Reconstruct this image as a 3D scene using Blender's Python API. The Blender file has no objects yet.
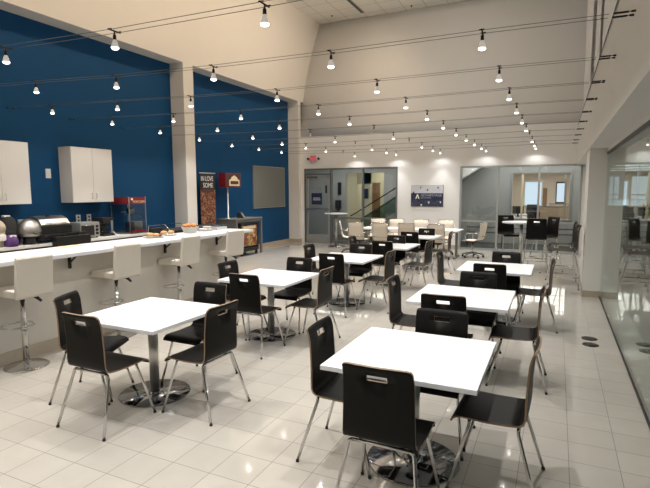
import bpy, bmesh, math, random
from mathutils import Vector, Matrix
random.seed(7)
SPOT_W, BAR_W, EXPO = 185., 84., -.88
SPILL_W = 32.
S = bpy.context.scene
COL = S.collection
PI = math.pi
R = math.radians

# ------------------------------------------------------------------ materials
MATS = {}
def mat(name, color, rough=.5, metal=0., spec=.5, noise=0., nscale=8., bump=0., bscale=60., emit=None, estr=0., coat=0., stretch=None):
    m = bpy.data.materials.new(name); m.use_nodes = True
    nt = m.node_tree; b = nt.nodes['Principled BSDF']
    b.inputs['Base Color'].default_value = (*color, 1)
    b.inputs['Roughness'].default_value = rough
    b.inputs['Metallic'].default_value = metal
    b.inputs['Specular IOR Level'].default_value = spec
    b.inputs['Coat Weight'].default_value = coat
    tc = None
    if noise or bump:
        tc = nt.nodes.new('ShaderNodeTexCoord')
        src = tc.outputs['Object']
        if stretch:
            mp = nt.nodes.new('ShaderNodeMapping'); mp.inputs['Scale'].default_value = stretch
            nt.links.new(src, mp.inputs['Vector']); src = mp.outputs['Vector']
    if noise:
        n = nt.nodes.new('ShaderNodeTexNoise'); n.inputs['Scale'].default_value = nscale; n.inputs['Detail'].default_value = 4
        nt.links.new(src, n.inputs['Vector'])
        mr = nt.nodes.new('ShaderNodeMapRange'); mr.inputs['To Min'].default_value = 1-noise; mr.inputs['To Max'].default_value = 1+noise
        nt.links.new(n.outputs['Fac'], mr.inputs['Value'])
        mx = nt.nodes.new('ShaderNodeVectorMath'); mx.operation = 'SCALE'; mx.inputs[0].default_value = color
        nt.links.new(mr.outputs['Result'], mx.inputs['Scale'])
        nt.links.new(mx.outputs['Vector'], b.inputs['Base Color'])
    if bump:
        n2 = nt.nodes.new('ShaderNodeTexNoise'); n2.inputs['Scale'].default_value = bscale
        nt.links.new(src, n2.inputs['Vector'])
        bp = nt.nodes.new('ShaderNodeBump'); bp.inputs['Strength'].default_value = bump; bp.inputs['Distance'].default_value = .01
        nt.links.new(n2.outputs['Fac'], bp.inputs['Height']); nt.links.new(bp.outputs['Normal'], b.inputs['Normal'])
    if emit:
        b.inputs['Emission Color'].default_value = (*emit, 1); b.inputs['Emission Strength'].default_value = estr
    MATS[name] = m
    return m

paint   = mat('cream_paint', (.75,.73,.69), .6, noise=.02, nscale=3, bump=.02, bscale=200)
whitep  = mat('white_paint', (.80,.80,.79), .6, noise=.02, nscale=3)
bluep   = mat('blue_paint', (.003,.055,.150), .6, spec=.2, noise=.03, nscale=3)
greyp   = mat('grey_paint', (.40,.41,.40), .6, noise=.03, nscale=2)
tanbase = mat('tan_base_tile', (.42,.36,.28), .35, noise=.08, nscale=20)
bartan  = mat('bar_panel_laminate', (.64,.61,.55), .45, noise=.05, nscale=4)
lam     = mat('white_laminate', (.70,.71,.73), .32, noise=.01)
blackw  = mat('black_stained_plywood', (.0058,.0052,.0047), .45, spec=.13, noise=.5, nscale=14, stretch=(14,14,1))
tanedge = mat('plywood_edge', (.21,.14,.085), .5, noise=.2, nscale=60)
chrome  = mat('chrome', (.72,.72,.72), .12, 1.)
brushed = mat('brushed_steel', (.62,.61,.59), .3, 1., noise=.08, nscale=30, stretch=(1,1,30))
discst  = mat('polished_steel_disc', (.34,.35,.37), .10, 1., noise=.15, nscale=6)
alum    = mat('aluminium_frame', (.42,.44,.44), .4, .6)
darkal  = mat('dark_grey_frame', (.17,.18,.18), .4, .4)
blackm  = mat('black_metal', (.012,.012,.012), .35, .3)
blackp  = mat('black_plastic', (.012,.012,.013), .45)
rubber  = mat('black_rubber', (.015,.015,.015), .8)
leather = mat('cream_leatherette', (.72,.67,.59), .5, noise=.04, nscale=6, bump=.05, bscale=120)
meshfab = mat('cream_mesh_fabric', (.70,.62,.52), .7, noise=.06, nscale=120)
cabw    = mat('cabinet_laminate', (.68,.66,.63), .45, noise=.02, nscale=5)
counter = mat('counter_top', (.72,.72,.70), .3, noise=.05, nscale=40)
darkcab = mat('dark_cabinet', (.045,.033,.028), .5, noise=.15, nscale=12)
stain   = mat('stainless_steel', (.42,.41,.39), .34, 1., noise=.06, nscale=20, stretch=(1,20,1))
red     = mat('red_enamel', (.17,.008,.014), .35)
purple  = mat('purple_fabric', (.075,.02,.13), .7, noise=.2, nscale=20)
tanfab  = mat('tan_fabric', (.42,.36,.27), .8, noise=.3, nscale=25)
blackf  = mat('black_fabric', (.012,.012,.013), .85, noise=.3, nscale=20)
plastw  = mat('white_plastic', (.75,.74,.71), .4)
orange  = mat('fried_orange_food', (.60,.20,.035), .5, noise=.35, nscale=30)
bread   = mat('bread_crust', (.55,.33,.13), .6, noise=.3, nscale=30)
cream_f = mat('cream_filling', (.75,.66,.48), .6, noise=.1, nscale=30)
meat    = mat('dark_red_filling', (.22,.05,.03), .5, noise=.3, nscale=40)
paper   = mat('paper', (.78,.77,.74), .8)
kraft   = mat('kraft_paper', (.62,.47,.33), .8, noise=.05)
pinb    = mat('grey_felt_board', (.155,.165,.155), .9, noise=.05, nscale=60)
steelgr = mat('grey_table_steel', (.17,.165,.155), .45, .2, noise=.05, nscale=10)
carpet  = mat('dark_carpet', (.055,.056,.054), .95, noise=.3, nscale=60)
navy    = mat('navy_print', (.012,.020,.075), .5, noise=.3, nscale=9)
navyd   = mat('dark_navy_print', (.012,.016,.05), .5)
sky_pr  = mat('pale_print', (.55,.56,.60), .5, noise=.15, nscale=7)
wood    = mat('brown_wood_door', (.26,.14,.07), .5, noise=.2, nscale=6, stretch=(8,8,1))
tanpart = mat('tan_partition_fabric', (.40,.31,.22), .9, noise=.08, nscale=40)
hallc   = mat('cream_hall_paint', (.66,.63,.50), .6, noise=.02)
offc    = mat('office_paint', (.64,.56,.47), .6, noise=.02)
grpanel = mat('steel_blue_panel', (.20,.24,.28), .6)
bronze  = mat('bronze_cover', (.030,.022,.016), .45, .6)
ivory   = mat('ivory_sign', (.72,.62,.42), .5, noise=.08, nscale=40)
bankbr  = mat('brown_sign_panel', (.06,.022,.012), .45, noise=.2, nscale=12)
pipe    = mat('pale_pole', (.55,.57,.58), .4, .2)
popc    = mat('popcorn', (.62,.54,.36), .8, noise=.35, nscale=70)

def emis(name, col, s):
    m = bpy.data.materials.new(name); m.use_nodes = True
    nt = m.node_tree; nt.nodes.remove(nt.nodes['Principled BSDF'])
    e = nt.nodes.new('ShaderNodeEmission'); e.inputs['Color'].default_value = (*col,1); e.inputs['Strength'].default_value = s
    nt.links.new(e.outputs[0], nt.nodes['Material Output'].inputs['Surface'])
    return m
bulb_on = emis('lit_bulb_lens', (1,.95,.86), 14)
bulb_gl = mat('glowing_bulb_reflector', (.75,.74,.71), .4, emit=(1,.95,.86), estr=.55)
lampbar = emis('lit_lamp_diffuser', (1,.80,.56), 3)
panel_l = emis('lit_ceiling_panel', (1,.97,.9), 5)
dayl    = emis('daylit_window', (.72,.86,1), 2.2)
exit_m  = emis('lit_exit_letters', (1,.10,.14), 1.3)
exit_b  = mat('exit_sign_face', (.45,.16,.17), .4, emit=(.9,.16,.20), estr=.30)

def glass_mat(name, tint, ior=1.5, boost=1.0):
    m = bpy.data.materials.new(name); m.use_nodes = True
    nt = m.node_tree; nt.nodes.remove(nt.nodes['Principled BSDF'])
    t = nt.nodes.new('ShaderNodeBsdfTransparent'); t.inputs['Color'].default_value = (*tint,1)
    g = nt.nodes.new('ShaderNodeBsdfGlossy'); g.inputs['Roughness'].default_value = 0.0; g.inputs['Color'].default_value = (.95,.97,.96,1)
    f = nt.nodes.new('ShaderNodeFresnel'); f.inputs['IOR'].default_value = ior
    ge = nt.nodes.new('ShaderNodeNewGeometry'); io = nt.nodes.new('ShaderNodeMapRange')
    io.inputs['To Min'].default_value = ior; io.inputs['To Max'].default_value = 1/ior
    nt.links.new(ge.outputs['Backfacing'], io.inputs['Value']); nt.links.new(io.outputs['Result'], f.inputs['IOR'])
    k = nt.nodes.new('ShaderNodeMath'); k.operation = 'MULTIPLY'; k.inputs[1].default_value = boost; k.use_clamp = True
    mx = nt.nodes.new('ShaderNodeMixShader')
    nt.links.new(f.outputs[0], k.inputs[0]); nt.links.new(k.outputs[0], mx.inputs[0])
    nt.links.new(t.outputs[0], mx.inputs[1]); nt.links.new(g.outputs[0], mx.inputs[2])
    nt.links.new(mx.outputs[0], nt.nodes['Material Output'].inputs['Surface'])
    return m
glass_r = glass_mat('wall_glass', (.80,.86,.83), 1.5, 1.0)
glass_b = glass_mat('window_glass', (.88,.90,.89), 1.5, 1.0)
leafm   = mat('dark_leaf', (.02,.04,.018), .6, noise=.3)
silver  = mat('silver_enamel', (.40,.40,.39), .35, .5)
glass_s = glass_mat('clear_glass', (.86,.90,.92), 1.45, 1.0)
railgl  = glass_mat('green_rail_glass', (.50,.62,.58), 1.5, 1.0)

def floor_material():
    m = bpy.data.materials.new('polished_floor_tile'); m.use_nodes = True
    nt = m.node_tree; b = nt.nodes['Principled BSDF']; N = nt.nodes.new; L = nt.links.new
    tc = N('ShaderNodeTexCoord'); sp = N('ShaderNodeSeparateXYZ'); L(tc.outputs['Object'], sp.inputs[0])
    def axis(out, off, pitch):
        a = N('ShaderNodeMath'); a.operation = 'SUBTRACT'; a.inputs[1].default_value = off; L(out, a.inputs[0])
        d = N('ShaderNodeMath'); d.operation = 'DIVIDE'; d.inputs[1].default_value = pitch; L(a.outputs[0], d.inputs[0])
        fl = N('ShaderNodeMath'); fl.operation = 'FLOOR'; L(d.outputs[0], fl.inputs[0])
        fr = N('ShaderNodeMath'); fr.operation = 'FRACT'; L(d.outputs[0], fr.inputs[0])
        c = N('ShaderNodeMath'); c.operation = 'SUBTRACT'; c.inputs[1].default_value = .5; L(fr.outputs[0], c.inputs[0])
        ab = N('ShaderNodeMath'); ab.operation = 'ABSOLUTE'; L(c.outputs[0], ab.inputs[0])
        g = N('ShaderNodeMath'); g.operation = 'GREATER_THAN'; g.inputs[1].default_value = .5-.0022/pitch; L(ab.outputs[0], g.inputs[0])
        return fl.outputs[0], g.outputs[0]
    fx, gx = axis(sp.outputs['X'], .146, .298)
    fy, gy = axis(sp.outputs['Y'], 4.05, .281)
    mxg = N('ShaderNodeMath'); mxg.operation = 'MAXIMUM'; L(gx, mxg.inputs[0]); L(gy, mxg.inputs[1])
    cb = N('ShaderNodeCombineXYZ'); L(fx, cb.inputs[0]); L(fy, cb.inputs[1])
    wn = N('ShaderNodeTexWhiteNoise'); L(cb.outputs[0], wn.inputs['Vector'])
    nz = N('ShaderNodeTexNoise'); nz.inputs['Scale'].default_value = 5; nz.inputs['Detail'].default_value = 6; L(tc.outputs['Object'], nz.inputs['Vector'])
    mr = N('ShaderNodeMapRange'); mr.inputs['To Min'].default_value = .965; mr.inputs['To Max'].default_value = 1.03; L(wn.outputs['Value'], mr.inputs['Value'])
    mr2 = N('ShaderNodeMapRange'); mr2.inputs['To Min'].default_value = .93; mr2.inputs['To Max'].default_value = 1.07; L(nz.outputs['Fac'], mr2.inputs['Value'])
    mu = N('ShaderNodeMath'); mu.operation = 'MULTIPLY'; L(mr.outputs[0], mu.inputs[0]); L(mr2.outputs[0], mu.inputs[1])
    sc = N('ShaderNodeVectorMath'); sc.operation = 'SCALE'; sc.inputs[0].default_value = FLOORC; L(mu.outputs[0], sc.inputs['Scale'])
    mix = N('ShaderNodeMix'); mix.data_type = 'RGBA'; L(mxg.outputs[0], mix.inputs['Factor']); L(sc.outputs[0], mix.inputs['A']); mix.inputs['B'].default_value = (.15,.13,.11,1)
    L(mix.outputs['Result'], b.inputs['Base Color'])
    rr = N('ShaderNodeMapRange'); rr.inputs['To Min'].default_value = .028; rr.inputs['To Max'].default_value = .6; L(mxg.outputs[0], rr.inputs['Value'])
    L(rr.outputs[0], b.inputs['Roughness'])
    n2 = N('ShaderNodeTexNoise'); n2.inputs['Scale'].default_value = 9; L(tc.outputs['Object'], n2.inputs['Vector'])
    bp = N('ShaderNodeBump'); bp.inputs['Strength'].default_value = .02; bp.inputs['Distance'].default_value = .01
    L(n2.outputs['Fac'], bp.inputs['Height']); L(bp.outputs['Normal'], b.inputs['Normal'])
    b.inputs['Specular IOR Level'].default_value = .5
    return m
FLOORC = (.415,.39,.35)
floor_m = floor_material()

def grid_ceiling_material():
    m = bpy.data.materials.new('ceiling_tile_grid'); m.use_nodes = True
    nt = m.node_tree; b = nt.nodes['Principled BSDF']; N = nt.nodes.new; L = nt.links.new
    tc = N('ShaderNodeTexCoord'); sp = N('ShaderNodeSeparateXYZ'); L(tc.outputs['Object'], sp.inputs[0])
    gs = []
    for ax, off, pitch in (('X',-7.57,.69),('Y',16.30,.69)):
        a = N('ShaderNodeMath'); a.operation = 'SUBTRACT'; a.inputs[1].default_value = off; L(sp.outputs[ax], a.inputs[0])
        d = N('ShaderNodeMath'); d.operation = 'DIVIDE'; d.inputs[1].default_value = pitch; L(a.outputs[0], d.inputs[0])
        fr = N('ShaderNodeMath'); fr.operation = 'FRACT'; L(d.outputs[0], fr.inputs[0])
        c = N('ShaderNodeMath'); c.operation = 'SUBTRACT'; c.inputs[1].default_value = .5; L(fr.outputs[0], c.inputs[0])
        ab = N('ShaderNodeMath'); ab.operation = 'ABSOLUTE'; L(c.outputs[0], ab.inputs[0])
        g = N('ShaderNodeMath'); g.operation = 'GREATER_THAN'; g.inputs[1].default_value = .486; L(ab.outputs[0], g.inputs[0]); gs.append(g)
    mxg = N('ShaderNodeMath'); mxg.operation = 'MAXIMUM'; L(gs[0].outputs[0], mxg.inputs[0]); L(gs[1].outputs[0], mxg.inputs[1])
    mix = N('ShaderNodeMix'); mix.data_type = 'RGBA'; L(mxg.outputs[0], mix.inputs['Factor'])
    mix.inputs['A'].default_value = (.88,.86,.81,1); mix.inputs['B'].default_value = (.52,.50,.46,1)
    L(mix.outputs['Result'], b.inputs['Base Color']); b.inputs['Roughness'].default_value = .9
    return m
ceil_m = grid_ceiling_material()

def splotch_mat(name, cols, scale, rough=.5):
    m = bpy.data.materials.new(name); m.use_nodes = True
    nt = m.node_tree; b = nt.nodes['Principled BSDF']; N = nt.nodes.new; L = nt.links.new
    tc = N('ShaderNodeTexCoord'); v = N('ShaderNodeTexVoronoi'); v.inputs['Scale'].default_value = scale
    L(tc.outputs['Object'], v.inputs['Vector'])
    sp = N('ShaderNodeSeparateColor'); L(v.outputs['Color'], sp.inputs[0])
    r = N('ShaderNodeValToRGB'); r.color_ramp.interpolation = 'CONSTANT'
    for i, c in enumerate(cols):
        e = r.color_ramp.elements[i] if i < 2 else r.color_ramp.elements.new(i/len(cols))
        e.position = i/len(cols); e.color = (*c,1)
    L(sp.outputs[0], r.inputs[0]); L(r.outputs[0], b.inputs['Base Color']); b.inputs['Roughness'].default_value = rough
    return m
foodpr = splotch_mat('roasted_food_print', [(.08,.022,.012),(.18,.05,.022),(.05,.014,.010),(.24,.11,.05),(.12,.02,.014),(.30,.17,.09)], 24)
popgr  = splotch_mat('bright_food_print', [(.30,.05,.02),(.40,.22,.05),(.12,.03,.02),(.45,.33,.15),(.30,.03,.04),(.10,.12,.05)], 14)
triprt = splotch_mat('navy_pattern_print', [(.015,.022,.06),(.03,.035,.09),(.02,.02,.035),(.05,.06,.12)], 30)
letgrey = mat('pale_lettering', (.36,.38,.46), .6)
stone  = mat('grey_stone', (.33,.32,.30), .5, noise=.1)

# ------------------------------------------------------------------ mesh builder
class MB:
    def __init__(s): s.bm = bmesh.new(); s.mats = []; s.cur = 0
    def m(s, material):
        if material not in s.mats: s.mats.append(material)
        s.cur = s.mats.index(material); return s
    def _tag(s, faces):
        for f in faces: f.material_index = s.cur
    def face(s, pts):
        vs = [s.bm.verts.new(p) for p in pts]
        f = s.bm.faces.new(vs); f.material_index = s.cur; return f
    def box(s, x0, x1, y0, y1, z0, z1, bev=0.):
        b = bmesh.new()
        bmesh.ops.create_cube(b, size=1)
        for v in b.verts: v.co = Vector(((x0+x1)/2+v.co.x*(x1-x0), (y0+y1)/2+v.co.y*(y1-y0), (z0+z1)/2+v.co.z*(z1-z0)))
        if bev: bmesh.ops.bevel(b, geom=list(b.edges), offset=bev, segments=2, affect='EDGES', profile=.5)
        return s.merge(b)
    def merge(s, b, M=None):
        if M is not None: b.transform(M)
        mp = {v: s.bm.verts.new(v.co) for v in b.verts}
        for f in b.faces:
            try:
                nf = s.bm.faces.new([mp[v] for v in f.verts]); nf.material_index = s.cur; nf.smooth = f.smooth
            except ValueError: pass
        b.free(); return s
    def prism(s, pts, axis, a, c):
        # closed outline pts (2D) extruded along axis between a and c
        def mk(p, t): return {'x':(t,p[0],p[1]),'y':(p[0],t,p[1]),'z':(p[0],p[1],t)}[axis]
        A = [s.bm.verts.new(mk(p,a)) for p in pts]; B = [s.bm.verts.new(mk(p,c)) for p in pts]
        fs = [s.bm.faces.new(A), s.bm.faces.new(B[::-1])]
        n = len(pts)
        for i in range(n): fs.append(s.bm.faces.new([A[i],B[i],B[(i+1)%n],A[(i+1)%n]]))
        s._tag(fs); return s
    def lathe(s, prof, c=(0,0,0), n=24, axis='z', smooth=True):
        rings = []
        for r, z in prof:
            ring = []
            for k in range(n):
                a = 2*PI*k/n; p = (r*math.cos(a), r*math.sin(a), z)
                if axis == 'x': p = (p[2], p[0], p[1])
                if axis == 'y': p = (p[0], p[2], p[1])
                ring.append(s.bm.verts.new((c[0]+p[0], c[1]+p[1], c[2]+p[2])))
            rings.append(ring)
        for i in range(len(rings)-1):
            for k in range(n):
                f = s.bm.faces.new([rings[i][k], rings[i][(k+1)%n], rings[i+1][(k+1)%n], rings[i+1][k]]); f.material_index = s.cur; f.smooth = smooth
        for ring, fl in ((rings[0], True), (rings[-1], False)):
            f = s.bm.faces.new(ring[::-1] if fl else ring); f.material_index = s.cur
        return s
    def tube(s, pts, r, n=8, closed=False):
        P = [Vector(p) for p in pts]; m_ = len(P)
        rings = []; up = None
        for i in range(m_):
            if closed: t = (P[(i+1)%m_]-P[i-1])
            else: t = P[min(i+1,m_-1)]-P[max(i-1,0)]
            t.normalize()
            if up is None:
                ref = Vector((0,0,1)) if abs(t.z) < .9 else Vector((1,0,0))
                up = t.cross(ref).normalized()
            else:
                up = (up - t*up.dot(t))
                up = up.normalized() if up.length > 1e-6 else t.orthogonal().normalized()
            w = t.cross(up)
            rr = r[i] if isinstance(r,(list,tuple)) else r
            rings.append([s.bm.verts.new(P[i]+(up*math.cos(2*PI*k/n)+w*math.sin(2*PI*k/n))*rr) for k in range(n)])
        rng = range(m_ if closed else m_-1)
        for i in rng:
            a, b = rings[i], rings[(i+1)%m_]
            for k in range(n):
                f = s.bm.faces.new([a[k], a[(k+1)%n], b[(k+1)%n], b[k]]); f.material_index = s.cur; f.smooth = True
        if not closed:
            for ring, fl in ((rings[0],True),(rings[-1],False)):
                f = s.bm.faces.new(ring[::-1] if fl else ring); f.material_index = s.cur
        return s
    def ball(s, c, r, sx=1, sy=1, sz=1, u=12, v=8, jit=0.):
        b = bmesh.new(); bmesh.ops.create_uvsphere(b, u_segments=u, v_segments=v, radius=r)
        for vv in b.verts:
            k = 1+random.uniform(-jit,jit); vv.co = Vector((vv.co.x*sx*k+c[0], vv.co.y*sy*k+c[1], vv.co.z*sz*k+c[2]))
        for f in b.faces: f.smooth = True
        return s.merge(b)
    def make(s, name, parent=None, loc=None, rz=0.):
        bmesh.ops.recalc_face_normals(s.bm, faces=list(s.bm.faces))
        me = bpy.data.meshes.new(name); s.bm.to_mesh(me); s.bm.free()
        for m_ in s.mats: me.materials.append(m_)
        o = bpy.data.objects.new(name, me); COL.objects.link(o)
        if parent is not None: o.parent = parent
        if loc is not None: o.location = loc
        if rz: o.rotation_euler.z = rz
        return o

def B(material): return MB().m(material)
def thing(name, label, cat, loc=(0,0,0), rz=0., group=None):
    o = bpy.data.objects.new(name, None); COL.objects.link(o); o.empty_display_size = .1
    o.location = loc; o.rotation_euler = (0,0,rz)
    return tag(o, label, cat, group)
def tag(o, label, cat, group=None):
    o['label'] = label; o['category'] = cat
    if group: o['group'] = group
    return o
def struct(o, label=None):
    o['kind'] = 'structure'
    if label: o['label'] = label
    return o
def dup(root, loc, rz, label):
    r = root.copy(); COL.objects.link(r); r.location = loc; r.rotation_euler = (0,0,rz); r['label'] = label
    for ch in list(root.children):
        c = ch.copy(); COL.objects.link(c); c.parent = r
        for g in ch.children:
            d = g.copy(); COL.objects.link(d); d.parent = c
    return r
def text(body, size, material, name, parent, loc, rot, ext=.002, sx=1., align='CENTER'):
    cu = bpy.data.curves.new(name, 'FONT'); cu.body = body; cu.size = size; cu.extrude = ext
    cu.align_x = align; cu.align_y = 'CENTER'; cu.materials.append(material)
    tmp = bpy.data.objects.new('lettering_curve', cu); COL.objects.link(tmp)
    bpy.context.view_layer.update()
    me = bpy.data.meshes.new_from_object(tmp.evaluated_get(bpy.context.evaluated_depsgraph_get()))
    bpy.data.objects.remove(tmp); bpy.data.curves.remove(cu)
    o = bpy.data.objects.new(name, me); COL.objects.link(o); o.parent = parent; o.location = loc; o.rotation_euler = rot; o.scale = (sx,1,1)
    return o

# ------------------------------------------------------------------ camera
yaw, pit, rol, FPX = 4.40531848e-01, -1.09391529e-01, -3.64645343e-03, 490.58
f = Vector((-math.sin(yaw)*math.cos(pit), math.cos(yaw)*math.cos(pit), math.sin(pit)))
r0 = Vector((math.cos(yaw), math.sin(yaw), 0)); u0 = r0.cross(f)
r1 = r0*math.cos(rol)+u0*math.sin(rol); u1 = -r0*math.sin(rol)+u0*math.cos(rol)
cd = bpy.data.cameras.new('camera'); cam = bpy.data.objects.new('camera', cd); COL.objects.link(cam)
M = Matrix.Identity(4)
for i in range(3): M[i][0] = r1[i]; M[i][1] = u1[i]; M[i][2] = -f[i]
M[2][3] = 1.8
cam.matrix_world = M
cd.sensor_fit = 'HORIZONTAL'; cd.sensor_width = 36; cd.lens = FPX/650*36; cd.clip_start = .05
S.camera = cam

# ------------------------------------------------------------------ room shell
XL, XB, XR, XG = -8.03, -8.43, .435, .71
YB, YF = 15.12, -3.0
ZT, ZREC, ZS = 7.75, 4.78, 2.46
RC = [(-.5, 9.29), (9.64, 14.95)]          # two recesses in the wall beside the bar
struct(B(floor_m).box(-8.60, 1.0, YF, YB+.05, -.1, 0).make('floor'))

w = B(paint)
# front plane: header, columns, ends
w.box(XB-.12, XL, YF, 16.9, ZREC, ZT)
w.box(XB-.12, XL, YF, RC[0][0], 0, ZREC)
w.box(XB-.12, XL, RC[0][1], RC[1][0], 0, ZREC)
w.box(XB-.12, XL, RC[1][1], YB, 0, ZREC)
w.m(bluep)
for a, b_ in RC: w.box(XB-.12, XB, a-.02, b_+.02, 0, ZREC+.02)
struct(w.make('wall_left'))

w = B(whitep)
# wall across the far end: openings for the two glazed fronts
W1, W2 = (-7.90, -4.58, 2.53), (-2.65, .60, 2.49)
w.box(XL-.1, W1[0], YB, YB+.18, 0, 3.6)
w.box(W1[0], W1[1], YB, YB+.18, W1[2], 3.6)
w.box(W1[1], W2[0], YB, YB+.18, 0, 3.6)
w.box(W2[0], W2[1], YB, YB+.18, W2[2], 3.6)
w.box(W2[1], XG+.03, YB, YB+.18, 0, 2.75); w.box(W2[1], 1.9, YB, YB+.18, 2.75, 3.6)
# the upper part leans back
pr = [(YB+1.55*((z-3.6)/(ZT-3.6))**1.7, z) for z in [3.6+(ZT-3.6)*k/14 for k in range(15)]]
n0 = len(w.bm.faces)
w.prism(pr+[(y+.18,z) for y, z in pr[::-1]], 'x', XL-.1, 1.9)
w.bm.faces.ensure_lookup_table()
for q in range(n0+2, len(w.bm.faces)): w.bm.faces[q].smooth = True
struct(w.make('wall_back'))

w = B(paint)
w.box(XR, XG+.12, YF, YB, ZS, 3.53)            # bulkhead above the glass
w.box(XG, XG+.12, YF, YB, ZS-.06, ZS)
w.box(.455, XG+.025, 9.2, 10.15, 0, ZS)          # column
w.box(XG, XG+.025, 10.15, YB, 0, ZS)
w.box(XR, 1.75, YF, 16.9, 3.50, 3.56)           # ledge of the clerestory
w.box(1.62, 1.75, YF, 16.9, 3.56, ZT)
struct(w.make('wall_right'))
w = B(whitep)
for x0, x1, yy in ((.53,.66,15.16),(.66,.74,15.40),(.74,.84,15.18),(.84,.90,15.40),(.90,1.62,15.14)): w.box(x0, x1, yy, 16.9, 3.56, ZT)
struct(w.make('trim_1'))
struct(B(darkal).box(XR-.004, XR, YF, YB, 3.535, 3.56).make('ledge_shadow_strip'))  # thin dark strip along the ledge edge, painting the shade of a shadow gap
struct(B(paint).box(XL-.5, 1.75, YF-.15, YF, 0, ZT).make('wall_front'))
struct(B(ceil_m).box(XL-.5, 1.9, YF-.15, 16.95, ZT, ZT+.1).make('ceiling'))

b = B(tanbase)
for a, b_ in RC: b.box(XB, XB+.015, a, b_, 0, .12)
b.box(XL, XL+.012, RC[0][1], RC[1][0], 0, .12)
b.box(XB, XL+.012, RC[1][1]-.012, RC[1][1], 0, .12); b.box(XL, XL+.012, RC[1][1], YB, 0, .12)
b.box(XB, XL+.012, RC[0][1]-.012, RC[0][1], 0, .12)
struct(b.make('baseboard_left'))
struct(B(tanbase).box(W1[1], W2[0], YB-.012, YB, 0, .12).make('baseboard_back'))
b = B(tanbase); b.box(.443, .455, 9.2, 10.15, 0, .11); b.box(.443, XG, 9.188, 9.2, 0, .11); b.box(XG-.012, XG, 10.15, YB, 0, .11)
struct(b.make('baseboard_right'))

# glass wall at the side
o = bpy.data.objects.new('window_3', None); COL.objects.link(o); struct(o)
B(glass_r).box(XG, XG+.012, YF, 9.19, .035, ZS-.06).make('pane', o)
B(blackp).box(XG-.006, XG+.03, YF, 9.2, 0, .03).box(XG-.010, XG+.03, YF, 9.2, ZS-.10, ZS-.06).make('frame', o)

# glazed front with door, far end
def front(name, x0, x1, zt, mulls, zr, frame_m, fw=.055):
    o = bpy.data.objects.new(name, None); COL.objects.link(o); struct(o)
    y0, y1 = YB-.02, YB+.09
    m = B(frame_m)
    m.box(x0, x0+fw, y0, y1, 0, zt); m.box(x1-fw, x1, y0, y1, 0, zt)
    m.box(x0+fw, x1-fw, y0, y1, zt-fw, zt)
    m.make('frame', o)
    xs = [x0+fw]+mulls+[x1-fw]
    for q in mulls: B(frame_m).box(q-fw/2, q+fw/2, y0, y1, 0, zt-fw).make('mullion', o)
    return o, xs
w1, xs = front('window_1', *W1, [-6.90,-5.76], .9, darkal)
tr = B(darkal); gl = B(glass_b)
for i in (1,2):
    a, c = xs[i]+.03, xs[i+1]-(.03 if i==1 else 0)
    tr.box(a, c, YB, YB+.06, .84, .90); tr.box(a, c, YB, YB+.06, 0, .10)
    gl.box(a, c, YB+.03, YB+.04, .90, 2.48); gl.box(a, c, YB+.03, YB+.04, .10, .84)
tr.make('transom', w1); gl.make('pane', w1)
d = bpy.data.objects.new('door_1', None); COL.objects.link(d); struct(d)
dx0, dx1, dz = -7.835, -6.935, 2.30
m = B(alum); m.box(dx0, dx0+.075, YB-.01, YB+.05, .01, dz); m.box(dx1-.075, dx1, YB-.01, YB+.05, .01, dz)
m.box(dx0+.075, dx1-.075, YB-.01, YB+.05, dz-.12, dz); m.box(dx0+.075, dx1-.075, YB-.01, YB+.05, .01, .28); m.make('door_leaf', d)
B(glass_b).box(dx0+.075, dx1-.075, YB+.02, YB+.03, .28, dz-.12).make('pane', d)
B(brushed).box(dx0+.02, dx1-.02, YB-.075, YB-.045, 1.13, 1.19).box(dx0+.03, dx0+.07, YB-.05, YB-.01, 1.12, 1.2).box(dx1-.07, dx1-.03, YB-.05, YB-.01, 1.12, 1.2).make('push_bar', d)
B(darkal).box(dx0+.05, dx0+.45, YB-.05, YB-.01, dz-.09, dz-.03).box(dx0+.35, dx0+.37, YB-.10, YB-.05, dz-.05, dz-.03).make('door_closer', d)
B(darkal).box(dx0-.01, dx1+.01, YB, YB+.06, dz+.01, dz+.06).make('transom', w1)
B(glass_b).box(dx0, dx1, YB+.03, YB+.04, dz+.06, 2.48).make('pane', w1)

w2, xs = front('window_2', *W2, [-1.57,-.475], .9, alum, .05)
tr = B(alum); gl = B(glass_b)
for i in range(3):
    a, c = xs[i]+(.025 if i else 0), xs[i+1]-(.025 if i < 2 else 0)
    tr.box(a, c, YB, YB+.06, .84, .89); tr.box(a, c, YB, YB+.06, 0, .06)
    gl.box(a, c, YB+.03, YB+.04, .89, 2.44); gl.box(a, c, YB+.03, YB+.04, .06, .84)
tr.make('transom', w2); gl.make('pane', w2)

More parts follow.
